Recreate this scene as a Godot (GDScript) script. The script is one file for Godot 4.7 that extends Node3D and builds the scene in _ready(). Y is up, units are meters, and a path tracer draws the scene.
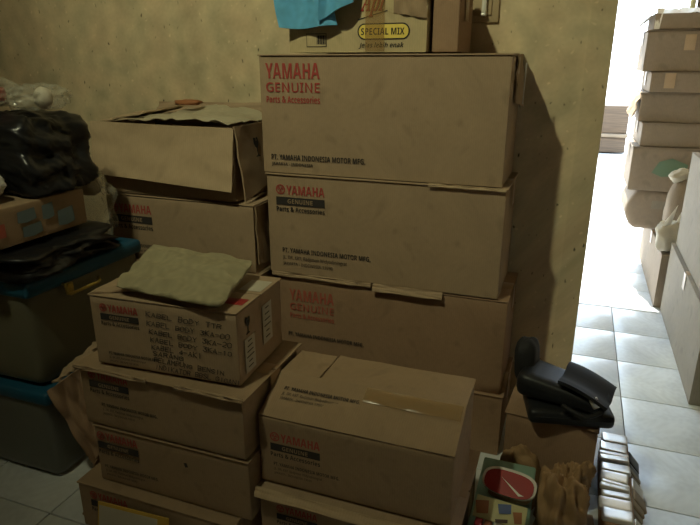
extends Node3D

const CAM_Y := 1.18
const TILE := 0.301
var M := {}
var used := {}
var rng := RandomNumberGenerator.new()
var fn := FastNoiseLite.new()
var font_bold: SystemFont
var font_reg: SystemFont
var font_serif: SystemFont

# ------------------------------------------------------------------ naming
func numbered(n: String) -> String:
	if not used.has(n):
		used[n] = 0
		return n
	used[n] += 1
	return "%s_%03d" % [n, used[n]]

func tag(o: Node, label: String, category: String, group := ""):
	o.set_meta("label", label)
	o.set_meta("category", category)
	if group != "":
		o.set_meta("group", group)

func thing(called: String, label: String, category: String, at := Vector3.ZERO, turn := 0.0, group := "") -> Node3D:
	var o := Node3D.new()
	o.name = numbered(called)
	add_child(o, true)
	o.position = at
	o.rotation_degrees.y = turn
	tag(o, label, category, group)
	return o

func part(called: String, mesh: Mesh, mat: Material, parent: Node, at := Vector3.ZERO, rot := Vector3.ZERO) -> MeshInstance3D:
	var o := MeshInstance3D.new()
	o.name = called if parent != self else numbered(called)
	o.mesh = mesh
	o.material_override = mat
	o.cast_shadow = GeometryInstance3D.SHADOW_CASTING_SETTING_ON
	parent.add_child(o, true)
	o.position = at
	o.rotation_degrees = rot
	return o

func struct(called: String, mesh: Mesh, mat: Material, at := Vector3.ZERO) -> MeshInstance3D:
	var o := part(called, mesh, mat, self, at)
	o.set_meta("kind", "structure")
	return o

# ------------------------------------------------------------------ textures and materials
func noise_tex(size: int, f: Callable) -> ImageTexture:
	var img := Image.create(size, size, true, Image.FORMAT_RGB8)
	for y in size:
		for x in size:
			img.set_pixel(x, y, f.call(x, y))
	img.generate_mipmaps()
	return ImageTexture.create_from_image(img)

func nz(x: float, y: float, fr: float, seed_off := 0.0) -> float:
	return fn.get_noise_3d(x * fr, y * fr, seed_off)

# tileable noise over a period of "size" pixels
func tnz(x: float, y: float, size: float, fr: float, k := 0.0) -> float:
	var a := TAU * x / size
	var b := TAU * y / size
	var r := fr * size / TAU
	return fn.get_noise_3d(cos(a) * r + k, sin(a) * r + cos(b) * r * 0.77, sin(b) * r + k * 0.5)

func mat(c: Color, rough := 0.85, tex: Texture2D = null, scale := 1.0, world := false) -> StandardMaterial3D:
	var m := StandardMaterial3D.new()
	m.albedo_color = c
	m.roughness = rough
	m.metallic_specular = 0.4
	if tex:
		m.albedo_texture = tex
		m.uv1_triplanar = true
		m.uv1_world_triplanar = world
		m.uv1_scale = Vector3.ONE * scale
	m.cull_mode = BaseMaterial3D.CULL_DISABLED
	return m

func lin(r: float, g: float, b: float) -> Color:
	return Color(r, g, b).linear_to_srgb()

func make_materials():
	var kraft := noise_tex(512, func(x, y):
		var v := 0.945 + 0.025 * tnz(x, y, 512, 0.9) + 0.016 * tnz(x, y, 512, 5.0, 9.0)
		v += 0.012 * sin(TAU * x / 512.0 * 84.0)
		v += 0.022 * fn.get_noise_2d(x * 60.0, y * 6.0)
		var st := tnz(x, y, 512, 2.0, 33.0)
		if st > 0.5:
			v -= (st - 0.5) * 0.16
		v = clampf(v, 0.3, 1.0)
		return Color(v, v * 0.985, v * 0.96))
	var plaster := noise_tex(1024, func(x, y):
		var v := 0.90 + 0.05 * tnz(x, y, 1024, 0.5) + 0.05 * tnz(x, y, 1024, 3.0, 5.0)
		var streak := fn.get_noise_2d(x * 2.2, y * 0.06 + 500.0)
		v += 0.035 * streak
		v += 0.018 * tnz(x, y, 1024, 14.0, 3.0)
		var blot := tnz(x, y, 1024, 1.6, 71.0)
		if blot > 0.3:
			v -= (blot - 0.3) * 0.16
		var g := 0.975 + 0.02 * blot
		# scattered dark specks and scuffs
		var sp := fn.get_noise_2d(x * 14.0 + 900.0, y * 6.0)
		if sp > 0.855:
			v -= (sp - 0.855) * 5.0
		var chip := fn.get_noise_2d(x * 9.0 + 77.0, y * 9.0 - 300.0)
		if chip > 0.8:
			v += (chip - 0.8) * 0.7
		v = clampf(v, 0.25, 1.0)
		return Color(v, v * g, v * (g - 0.03)))
	var ceramic := noise_tex(256, func(x, y):
		var v := 0.94 + 0.04 * tnz(x, y, 256, 1.2) + 0.03 * tnz(x, y, 256, 7.0, 4.0)
		return Color(v, v, v))
	var cloth := noise_tex(256, func(x, y):
		var v := 0.9 + 0.05 * sin(x * TAU / 4.0) * sin(y * TAU / 4.0) + 0.07 * tnz(x, y, 256, 2.0)
		return Color(v, v, v))
	var wood := noise_tex(256, func(x, y):
		var v := 0.86 + 0.12 * fn.get_noise_2d(x * 1.0, y * 14.0)
		return Color(v, v, v))
	var soil := noise_tex(256, func(x, y):
		var v := 0.9 + 0.08 * tnz(x, y, 256, 2.0) + 0.05 * tnz(x, y, 256, 12.0, 2.0)
		return Color(v, v, v))
	M.kraft = mat(lin(0.40, 0.295, 0.195), 0.8, kraft, 1.9)
	M.kraft_pale = mat(lin(0.50, 0.38, 0.25), 0.8, kraft, 1.7)
	M.kraft_dull = mat(lin(0.35, 0.252, 0.16), 0.82, kraft, 2.2)
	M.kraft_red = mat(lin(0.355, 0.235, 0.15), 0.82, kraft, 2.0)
	M.kraft_inner = mat(lin(0.46, 0.35, 0.235), 0.85, kraft, 2.4)
	M.kraft_grey = mat(lin(0.285, 0.235, 0.18), 0.85, kraft, 1.6)
	M.kraft_ash = mat(lin(0.28, 0.255, 0.21), 0.85, kraft, 1.4)
	M.liner = mat(lin(0.40, 0.355, 0.25), 0.35)
	M.tape = mat(lin(0.33, 0.215, 0.11), 0.28)
	M.tape_clear = mat(Color(0.70, 0.56, 0.34, 0.22), 0.22)
	M.tape_clear.transparency = BaseMaterial3D.TRANSPARENCY_ALPHA
	M.red_ink = mat(lin(0.36, 0.06, 0.05), 0.8)
	M.red_faded = mat(lin(0.40, 0.105, 0.07), 0.8)
	M.black_ink = mat(lin(0.035, 0.03, 0.028), 0.8)
	M.pen = mat(lin(0.05, 0.045, 0.045), 0.7)
	M.sticker = mat(lin(0.46, 0.42, 0.33), 0.6)
	M.wall = mat(lin(0.74, 0.635, 0.43), 0.9, plaster, 0.42, true)
	M.ceiling = mat(lin(0.70, 0.68, 0.60), 0.9, plaster, 0.5, true)
	M.tile = mat(lin(0.77, 0.81, 0.82), 0.22, ceramic, 2.6, true)
	M.tile_b = mat(lin(0.73, 0.77, 0.785), 0.25, ceramic, 2.2, true)
	M.tile_c = mat(lin(0.79, 0.82, 0.82), 0.2, ceramic, 3.0, true)
	M.grout = mat(lin(0.30, 0.29, 0.27), 0.95, soil, 3.0, true)
	M.concrete = mat(lin(0.66, 0.64, 0.60), 0.9, soil, 0.7, true)
	M.skirting = mat(lin(0.42, 0.40, 0.36), 0.4, ceramic, 2.0, true)
	M.black_plastic = mat(lin(0.012, 0.012, 0.013), 0.3)
	M.black_matte = mat(lin(0.016, 0.016, 0.017), 0.7)
	M.black_vinyl = mat(lin(0.014, 0.015, 0.017), 0.42)
	M.tub = mat(lin(0.16, 0.15, 0.10), 0.35)
	M.tub_lower = mat(lin(0.15, 0.155, 0.135), 0.4)
	M.lid_blue = mat(lin(0.014, 0.085, 0.15), 0.35)
	M.yellow = mat(lin(0.42, 0.30, 0.06), 0.4)
	M.cyan_cloth = mat(lin(0.15, 0.50, 0.80), 0.75, cloth, 8.0)
	M.pouch = mat(lin(0.37, 0.325, 0.195), 0.85, cloth, 9.0)
	M.white_plastic = mat(lin(0.62, 0.60, 0.54), 0.4)
	M.clear = mat(Color(0.80, 0.79, 0.72, 0.20), 0.12)
	M.clear.transparency = BaseMaterial3D.TRANSPARENCY_ALPHA
	M.paper = mat(lin(0.74, 0.72, 0.66), 0.75)
	M.red_pack = mat(lin(0.30, 0.025, 0.025), 0.35)
	M.green = mat(lin(0.24, 0.38, 0.30), 0.4)
	M.green_print = mat(lin(0.13, 0.20, 0.13), 0.8)
	M.card_yellow = mat(lin(0.46, 0.43, 0.22), 0.4)
	M.card_orange = mat(lin(0.50, 0.32, 0.06), 0.5)
	M.card_dark = mat(lin(0.08, 0.05, 0.04), 0.5)
	M.card_brown = mat(lin(0.30, 0.12, 0.05), 0.5)
	M.card_blue = mat(lin(0.10, 0.14, 0.28), 0.5)
	M.snack = mat(lin(0.56, 0.46, 0.27), 0.75, kraft, 1.8)
	M.snack_yellow = mat(lin(0.78, 0.60, 0.12), 0.6)
	M.silver = mat(lin(0.62, 0.60, 0.56), 0.3)
	M.silver.metallic = 0.55
	M.plate = mat(lin(0.42, 0.32, 0.19), 0.45)
	M.plate_white = mat(lin(0.72, 0.70, 0.62), 0.35)
	M.wood = mat(lin(0.13, 0.085, 0.05), 0.7, wood, 1.2)
	M.wood_pale = mat(lin(0.26, 0.19, 0.12), 0.7, wood, 1.2)
	M.paper_brown = mat(lin(0.36, 0.23, 0.12), 0.7, kraft, 3.0)
	M.print_blue = mat(lin(0.13, 0.175, 0.185), 0.8)
	M.bulb = mat(Color(1, 0.95, 0.8), 0.4)
	M.bulb.emission_enabled = true
	M.bulb.emission = Color(1.0, 0.94, 0.76)
	M.bulb.emission_energy_multiplier = 3.0

# ------------------------------------------------------------------ meshes
func commit(st: SurfaceTool) -> ArrayMesh:
	st.index()
	st.generate_normals()
	return st.commit()

func axis_cuts(h: float, r: float, n: int) -> Array:
	var a := [-h, -h + r * 0.35]
	for i in n + 1:
		a.append(lerpf(-h + r, h - r, float(i) / n))
	a.append(h - r * 0.35)
	a.append(h)
	return a

# rounded box centred on the origin; bump pushes the surface about like handled card
func rbox(sx: float, sy: float, sz: float, r := 0.004, n := 1, bump := 0.0, fr := 6.0, sd := 0.0, warp = null) -> ArrayMesh:
	var h := Vector3(sx, sy, sz) * 0.5
	r = minf(r, minf(h.x, minf(h.y, h.z)) * 0.9)
	var cuts := [axis_cuts(h.x, r, n), axis_cuts(h.y, r, n), axis_cuts(h.z, r, n)]
	var st := SurfaceTool.new()
	st.begin(Mesh.PRIMITIVE_TRIANGLES)
	st.set_smooth_group(0)
	for ax in 3:
		var u := (ax + 1) % 3
		var v := (ax + 2) % 3
		for sgn in [-1.0, 1.0]:
			var cu: Array = cuts[u]
			var cv: Array = cuts[v]
			for i in cu.size() - 1:
				for j in cv.size() - 1:
					var q := []
					for k in [[0, 0], [1, 0], [1, 1], [0, 1]]:
						var p := Vector3.ZERO
						p[ax] = sgn * h[ax]
						p[u] = cu[i + k[0]]
						p[v] = cv[j + k[1]]
						var inner := p.clamp(-h + Vector3.ONE * r, h - Vector3.ONE * r)
						var d := p - inner
						if d.length() > 1e-7:
							p = inner + d.normalized() * r
						if bump > 0.0:
							p += Vector3(fn.get_noise_3d(p.x * fr * 20 + sd, p.y * fr * 20, p.z * fr * 20), fn.get_noise_3d(p.x * fr * 20, p.y * fr * 20 + 200 + sd, p.z * fr * 20), fn.get_noise_3d(p.x * fr * 20, p.y * fr * 20, p.z * fr * 20 + 400 + sd)) * bump
						if warp != null:
							p = warp.call(p)
						q.append(p)
					if sgn < 0:
						q.reverse()
					for t in [0, 2, 1, 0, 3, 2]:
						st.add_vertex(q[t])
	return commit(st)

# a closed grid solid: f(u, v) gives a point, u in 0..1 round, v in 0..1 along; caps closed
func tube_grid(nu: int, nv: int, f: Callable) -> ArrayMesh:
	var st := SurfaceTool.new()
	st.begin(Mesh.PRIMITIVE_TRIANGLES)
	st.set_smooth_group(0)
	for i in nu:
		for j in nv:
			var a: Vector3 = f.call(float(i) / nu, float(j) / nv)
			var b: Vector3 = f.call(float((i + 1) % nu) / nu, float(j) / nv)
			var c: Vector3 = f.call(float((i + 1) % nu) / nu, float(j + 1) / nv)
			var d: Vector3 = f.call(float(i) / nu, float(j + 1) / nv)
			for p in [a, b, c, a, c, d]:
				st.add_vertex(p)
	return commit(st)

# lumpy sack shape: superellipsoid with noise, flat base at y = 0
func blob(sx: float, sy: float, sz: float, power: float, amp: float, fr: float, sd: float, nu := 40, nv := 26, warp = null) -> ArrayMesh:
	return tube_grid(nu, nv, func(u: float, v: float) -> Vector3:
		var a := u * TAU
		var b := (v - 0.5) * PI
		var cb := cos(b)
		var sb := sin(b)
		var d := Vector3(cb * cos(a), sb, cb * sin(a))
		var k := pow(pow(absf(d.x), power) + pow(absf(d.y), power) + pow(absf(d.z), power), -1.0 / power)
		var n := 1.0 + amp * fn.get_noise_3d(d.x * fr * 100 + sd, d.y * fr * 100, d.z * fr * 100) + amp * 0.5 * absf(fn.get_noise_3d(d.x * fr * 230 + sd, d.y * fr * 230 + 90, d.z * fr * 230))
		var p := d * k * n
		p = Vector3(p.x * sx * 0.5, (maxf(p.y, -0.97) + 0.97) / 1.97 * sy, p.z * sz * 0.5)
		if warp != null:
			p = warp.call(p)
		return p)

# a sheet with thickness; f(u, v) gives its middle surface
func sheet(nu: int, nv: int, th: float, f: Callable) -> ArrayMesh:
	var st := SurfaceTool.new()
	st.begin(Mesh.PRIMITIVE_TRIANGLES)
	var top := []
	var bot := []
	for i in nu + 1:
		var ra := []
		var rb := []
		for j in nv + 1:
			var u := float(i) / nu
			var v := float(j) / nv
			var p: Vector3 = f.call(u, v)
			var e := 0.002
			var du: Vector3 = f.call(u + e, v) - f.call(u - e, v)
			var dv: Vector3 = f.call(u, v + e) - f.call(u, v - e)
			var n := du.cross(dv).normalized()
			ra.append(p + n * th * 0.5)
			rb.append(p - n * th * 0.5)
		top.append(ra)
		bot.append(rb)
	st.set_smooth_group(1)
	for i in nu:
		for j in nv:
			for p in [top[i][j], top[i + 1][j + 1], top[i + 1][j], top[i][j], top[i][j + 1], top[i + 1][j + 1]]:
				st.add_vertex(p)
			for p in [bot[i][j], bot[i + 1][j], bot[i + 1][j + 1], bot[i][j], bot[i + 1][j + 1], bot[i][j + 1]]:
				st.add_vertex(p)
	st.set_smooth_group(-1)
	for i in nu:
		for e in [[0, 1], [nv, -1]]:
			var j: int = e[0]
			for p in [top[i][j], top[i + 1][j], bot[i + 1][j], top[i][j], bot[i + 1][j], bot[i][j]]:
				st.add_vertex(p)
	for j in nv:
		for i in [0, nu]:
			for p in [top[i][j], top[i][j + 1], bot[i][j + 1], top[i][j], bot[i][j + 1], bot[i][j]]:
				st.add_vertex(p)
	return commit(st)

# panel spanned by four corners with a slight bow and ripple (a, b along u; d, c opposite)
func panel(a: Vector3, b: Vector3, c: Vector3, d: Vector3, th := 0.005, bow := 0.0, rip := 0.0, n := 8, sd := 0.0) -> ArrayMesh:
	var nrm := (b - a).cross(d - a).normalized()
	return sheet(n, n, th, func(u: float, v: float) -> Vector3:
		var p := a.lerp(b, u).lerp(d.lerp(c, u), v)
		return p + nrm * (bow * sin(PI * u) * sin(PI * v) + rip * fn.get_noise_2d(u * 260 + sd, v * 260)))

func lathe(profile: Array, seg := 24) -> ArrayMesh:
	return tube_grid(seg, profile.size() - 1, func(u: float, v: float) -> Vector3:
		var p: Vector2 = profile[int(round(v * (profile.size() - 1)))]
		return Vector3(p.x * cos(u * TAU), p.y, p.x * sin(u * TAU)))

# tube along points
func pipe(pts: Array, rad: float, seg := 10) -> ArrayMesh:
	return tube_grid(seg, pts.size() + 1, func(u: float, v: float) -> Vector3:
		var k := int(round(v * (pts.size() + 1))) - 1
		var capped := k < 0 or k >= pts.size()
		k = clampi(k, 0, pts.size() - 1)
		var p: Vector3 = pts[k]
		if capped:
			return p
		var t: Vector3 = (pts[mini(k + 1, pts.size() - 1)] - pts[maxi(k - 1, 0)]).normalized()
		var s := t.cross(Vector3(0.31, 0.9, 0.21)).normalized()
		var w := t.cross(s)
		return p + (s * cos(u * TAU) + w * sin(u * TAU)) * rad)

func poly_plate(pts: PackedVector2Array, th: float) -> ArrayMesh:
	var st := SurfaceTool.new()
	st.begin(Mesh.PRIMITIVE_TRIANGLES)
	st.set_smooth_group(-1)
	poly_into(st, pts, th)
	st.generate_normals()
	return st.commit()

func poly_into(st: SurfaceTool, pts: PackedVector2Array, th: float):
	var idx := Geometry2D.triangulate_polygon(pts)
	for i in range(0, idx.size(), 3):
		var a := pts[idx[i]]
		var b := pts[idx[i + 1]]
		var c := pts[idx[i + 2]]
		if (b - a).cross(c - a) > 0:
			var t := b
			b = c
			c = t
		for p in [a, b, c]:
			st.add_vertex(Vector3(p.x, p.y, th))
	for i in pts.size():
		var a := pts[i]
		var b := pts[(i + 1) % pts.size()]
		for p in [Vector3(a.x, a.y, th), Vector3(b.x, b.y, th), Vector3(b.x, b.y, 0), Vector3(a.x, a.y, th), Vector3(b.x, b.y, 0), Vector3(a.x, a.y, 0)]:
			st.add_vertex(p)

func rect_pts(x0: float, y0: float, x1: float, y1: float) -> PackedVector2Array:
	return PackedVector2Array([Vector2(x0, y0), Vector2(x1, y0), Vector2(x1, y1), Vector2(x0, y1)])

# printed words: one mesh, lower left at the origin, letters cap_h high, fitted to width w
func words(s: String, cap_h: float, w: float, font: Font, slant := 0.0) -> ArrayMesh:
	var tm := TextMesh.new()
	tm.text = s
	tm.font = font
	tm.font_size = 64
	tm.pixel_size = 0.01
	tm.depth = 0.0
	tm.curve_step = 2.0
	tm.horizontal_alignment = HORIZONTAL_ALIGNMENT_LEFT
	var b := tm.get_aabb()
	var st := SurfaceTool.new()
	var arr := tm.surface_get_arrays(0)
	var am := ArrayMesh.new()
	am.add_surface_from_arrays(Mesh.PRIMITIVE_TRIANGLES, arr)
	b = am.get_aabb()
	var sx := w / b.size.x
	var sy := cap_h / b.size.y
	st.begin(Mesh.PRIMITIVE_TRIANGLES)
	var t := Transform3D(Basis(Vector3(sx, 0, 0), Vector3(slant * sy, sy, 0), Vector3(0, 0, 1)), Vector3(-b.position.x * sx - slant * sy * b.position.y, -b.position.y * sy, 0))
	st.append_from(am, 0, t)
	return st.commit()

# hand lettering: strokes on a 4 by 6 grid
const STROKES := {
	"A": "00 26 40;12 32", "B": "00 06 36 45 33 03;33 42 30 00", "D": "00 06 26 44 42 20 00", "E": "40 00 06 46;03 33",
	"G": "45 26 05 01 20 41 43 23", "I": "20 26", "K": "00 06;46 03 40", "L": "06 00 40", "M": "00 06 23 46 40", "N": "00 06 40 46",
	"O": "10 01 05 26 45 41 20 10", "P": "00 06 36 45 44 33 03", "R": "00 06 36 45 33 03;23 40", "S": "45 26 05 04 42 41 20 01",
	"T": "20 26;06 46", "U": "06 01 20 41 46", "Y": "06 23 46;23 20", "0": "10 01 05 26 45 41 20 10", "1": "20 26 15", "2": "05 26 45 43 00 40",
	"3": "06 46 24 42 41 20 01", "4": "30 36 02 42", "-": "03 43"}

func handwriting(s: String, ch: float, w: float, th: float) -> ArrayMesh:
	var st := SurfaceTool.new()
	st.begin(Mesh.PRIMITIVE_TRIANGLES)
	st.set_smooth_group(-1)
	var adv := w / s.length()
	var x := 0.0
	for c in s:
		var dy := rng.randf_range(-0.06, 0.06) * ch
		var sc := rng.randf_range(0.85, 1.1)
		if STROKES.has(c):
			for line in STROKES[c].split(";"):
				var pts := []
				for t in line.split(" "):
					var gx := float(t[0].to_int()) / 4.0 * adv * 0.72
					var gy := float(t[1].to_int()) / 6.0 * ch * sc
					pts.append(Vector2(x + gx + gy * 0.12 + rng.randf_range(-0.04, 0.04) * adv, gy + dy + rng.randf_range(-0.04, 0.04) * ch))
				for i in pts.size() - 1:
					var a: Vector2 = pts[i]
					var b: Vector2 = pts[i + 1]
					var d := (b - a).normalized() * th * 0.5
					var q := Vector2(-d.y, d.x)
					poly_into(st, PackedVector2Array([a - d - q, b + d - q, b + d + q, a - d + q]), 0.0004)
		x += adv
	st.generate_normals()
	return st.commit()

# round emblem: ring with three crossed forks
func emblem_mesh(r: float) -> ArrayMesh:
	var st := SurfaceTool.new()
	st.begin(Mesh.PRIMITIVE_TRIANGLES)
	st.set_smooth_group(-1)
	for i in 20:
		var a := TAU * i / 20.0
		var b := TAU * (i + 1) / 20.0
		var c0 := Vector2(cos(a), sin(a))
		var c1 := Vector2(cos(b), sin(b))
		poly_into(st, PackedVector2Array([c0 * r * 0.8, c0 * r, c1 * r, c1 * r * 0.8]), 0.0004)
	for k in 3:
		var d := Vector2.UP.rotated(k * TAU / 3.0)
		var q := Vector2(-d.y, d.x)
		poly_into(st, PackedVector2Array([q * r * 0.08, q * r * 0.08 + d * r * 0.72, -q * r * 0.08 + d * r * 0.72, -q * r * 0.08]), 0.0004)
		for s in [-1.0, 1.0]:
			poly_into(st, PackedVector2Array([q * s * r * 0.2 + d * r * 0.3, q * s * r * 0.32 + d * r * 0.3, q * s * r * 0.32 + d * r * 0.7, q * s * r * 0.2 + d * r * 0.7]), 0.0004)
		poly_into(st, PackedVector2Array([q * r * 0.32 + d * r * 0.28, -q * r * 0.32 + d * r * 0.28, -q * r * 0.32 + d * r * 0.36, q * r * 0.32 + d * r * 0.36]), 0.0004)
	st.generate_normals()
	return st.commit()

# wine-glass mark of fragile goods
func glass_mark(h: float) -> ArrayMesh:
	var p := PackedVector2Array()
	for t in [[-0.22, 1.0], [-0.24, 0.7], [-0.16, 0.52], [-0.04, 0.44], [-0.04, 0.1], [-0.22, 0.04], [-0.22, 0.0], [0.22, 0.0], [0.22, 0.04], [0.04, 0.1], [0.04, 0.44], [0.16, 0.52], [0.24, 0.7], [0.22, 1.0], [0.06, 0.97], [0.1, 0.84], [0.0, 0.76], [0.02, 0.96]]:
		p.append(Vector2(t[0] * h, t[1] * h))
	return poly_plate(p, 0.0004)

# ------------------------------------------------------------------ cartons
# newer print: emblem, red name, dark bar, small line; address below
func print_new(c: Node3D, x: float, y: float, z: float, w: float, ax: float, ay: float, aw: float, red: Material):
	var k := w / 0.13
	part("emblem", emblem_mesh(0.0125 * k), red, c, Vector3(x + 0.0125 * k, y + 0.0125 * k, z))
	part("lettering", words("YAMAHA", 0.023 * k, w * 0.78, font_bold), red, c, Vector3(x + w * 0.22, y + 0.001, z + 0.0004))
	var bar := part("printed_bar", poly_plate(rect_pts(0, 0, w, 0.020 * k), 0.0004), M.black_ink, c, Vector3(x, y - 0.026 * k, z))
	part("lettering", words("GENUINE", 0.011 * k, w * 0.52, font_bold), M.kraft_dull, bar, Vector3(w * 0.24, 0.0045 * k, 0.0008))
	part("lettering", words("Parts & Accessories", 0.013 * k, w, font_bold), M.black_ink, c, Vector3(x, y - 0.043 * k, z + 0.0004))
	if aw > 0.0:
		address(c, ax, ay, z, aw)

func address(c: Node, ax: float, ay: float, z: float, aw: float):
	var k := aw / 0.24
	part("lettering", words("PT. YAMAHA INDONESIA MOTOR MFG.", 0.013 * k, aw, font_bold), M.black_ink, c, Vector3(ax, ay, z + 0.0004))
	part("lettering", words("JL. DR. KRT. Radjiman Widyodiningrat", 0.013 * k, aw * 0.74, font_reg), M.black_ink, c, Vector3(ax, ay - 0.0205 * k, z + 0.0004))
	part("lettering", words("JAKARTA - INDONESIA 13930", 0.0105 * k, aw * 0.58, font_reg), M.black_ink, c, Vector3(ax, ay - 0.036 * k, z + 0.0004))

func print_old(c: Node3D, x: float, y: float, z: float, w: float, red: Material):
	var k := w / 0.16
	part("lettering", words("YAMAHA", 0.040 * k, w, font_bold), red, c, Vector3(x, y, z + 0.0004))
	part("lettering", words("GENUINE", 0.026 * k, w, font_reg), red, c, Vector3(x, y - 0.036 * k, z + 0.0004))
	part("lettering", words("GENUINE", 0.022 * k, w * 0.985, font_reg), red, c, Vector3(x + 0.002, y - 0.034 * k, z + 0.0008))
	part("lettering", words("Parts & Accessories", 0.019 * k, w, font_bold), red, c, Vector3(x, y - 0.064 * k, z + 0.0004))

# closed carton: body, two long top flaps that meet in a seam, tape over the seam
func carton(label: String, x0: float, x1: float, y0: float, y1: float, zf: float, d: float, m: Material, group := "", turn := 0.0, flap_over := 0.002, tape := true, bump := 0.0045) -> Node3D:
	var w := x1 - x0
	var h := y1 - y0 - 0.0015
	var c := thing("cardboard_carton", label, "carton", Vector3((x0 + x1) * 0.5, y0, zf - d * 0.5), turn, group)
	var sd := float(used["cardboard_carton"]) * 37.0
	var fl := 0.005
	var body := rbox(w, h - fl, d, 0.004, 9, bump, 0.55, sd, func(p: Vector3) -> Vector3:
		if absf(p.y) > (h - fl) * 0.495:
			p.y = signf(p.y) * (h - fl) * 0.5
		return Vector3(clampf(p.x, -w * 0.5, w * 0.5), p.y, clampf(p.z, -d * 0.5, d * 0.5)))
	part("body", body, m, c, Vector3(0, (h - fl) * 0.5, 0))
	var g := 0.003
	for s in [-1.0, 1.0]:
		var fw := d * 0.5 - g * 0.5 + flap_over
		var f := rbox(w + flap_over * 2.0, fl, fw, 0.0018, 6, 0.003, 0.8, sd + s * 11.0, func(p: Vector3) -> Vector3:
			p.y = clampf(p.y, -fl * 0.5, fl * 0.5)
			return p)
		part("flap", f, m, c, Vector3(0, h - fl * 0.5, s * (g * 0.5 + fw * 0.5)))
	if tape:
		part("tape", rbox(w, 0.0006, 0.05, 0.0002), M.tape, c, Vector3(0, h + 0.0003, 0))
		for s in [-1.0, 1.0]:
			part("tape", rbox(0.0008, 0.07, 0.05, 0.0002), M.tape, c, Vector3(s * (w * 0.5 + flap_over + 0.001), h - 0.036, 0))
	c.set_meta("w", w)
	return c

# short strips of torn or drooping card along a carton's edge
func droop(c: Node3D, x0: float, x1: float, y: float, z: float, drop: float, out: float, m: Material, sd := 0.0):
	part("loose_flap", panel(Vector3(x0, y, z), Vector3(x1, y, z), Vector3(x1, y - drop, z + out), Vector3(x0, y - drop, z + out), 0.004, 0.002, 0.003, 10, sd), m, c)

func build_right_stack():
	var g := "large cartons in the tall stack by the doorway"
	# bottom
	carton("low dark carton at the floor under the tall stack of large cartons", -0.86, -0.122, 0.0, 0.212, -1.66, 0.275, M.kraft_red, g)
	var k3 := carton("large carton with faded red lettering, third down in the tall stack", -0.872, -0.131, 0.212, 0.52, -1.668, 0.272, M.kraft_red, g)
	print_old(k3, -0.332, 0.215, 0.1376, 0.158, M.red_faded)
	part("lettering", words("PT. YAMAHA INDONESIA MOTOR MFG.", 0.014, 0.27, font_bold), M.black_ink, k3, Vector3(-0.34, 0.085, 0.139))
	var k2 := carton("large carton with emblem and dark printed bar, second down in tall stack", -0.897, -0.160, 0.52, 0.848, -1.664, 0.276, M.kraft, g, 0.0, 0.004)
	print_new(k2, -0.338, 0.262, 0.1396, 0.165, -0.322, 0.072, 0.30, M.red_ink)
	droop(k2, -0.362, -0.02, 0.003, 0.1405, 0.012, 0.004, M.kraft, 3.0)
	droop(k2, -0.013, 0.206, 0.003, 0.1405, 0.020, 0.012, M.kraft, 9.0)
	droop(k2, 0.15, 0.366, 0.328, 0.142, 0.006, 0.006, M.kraft_pale, 19.0)
	var k1 := carton("large carton with all red heading, topmost in the tall stack", -0.909, -0.175, 0.8495, 1.2, -1.67, 0.272, M.kraft, g, 0.0, 0.003)
	print_old(k1, -0.347, 0.280, 0.1376, 0.175, M.red_ink)
	part("lettering", words("PT. YAMAHA INDONESIA MOTOR MFG.", 0.017, 0.308, font_bold), M.black_ink, k1, Vector3(-0.338, 0.040, 0.1385))
	part("lettering", words("JAKARTA - INDONESIA", 0.012, 0.14, font_bold), M.black_ink, k1, Vector3(-0.338, 0.020, 0.1385))
	# torn card and tape at the right end of the top carton
	part("loose_flap", panel(Vector3(0.369, 0.345, 0.05), Vector3(0.369, 0.345, -0.10), Vector3(0.385, 0.20, -0.09), Vector3(0.374, 0.22, 0.04), 0.004, 0.003, 0.006, 8, 4.0), M.kraft, k1)
	part("tape", rbox(0.002, 0.11, 0.012, 0.0006, 4, 0.003), M.white_plastic, k1, Vector3(0.392, 0.27, 0.02))

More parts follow.
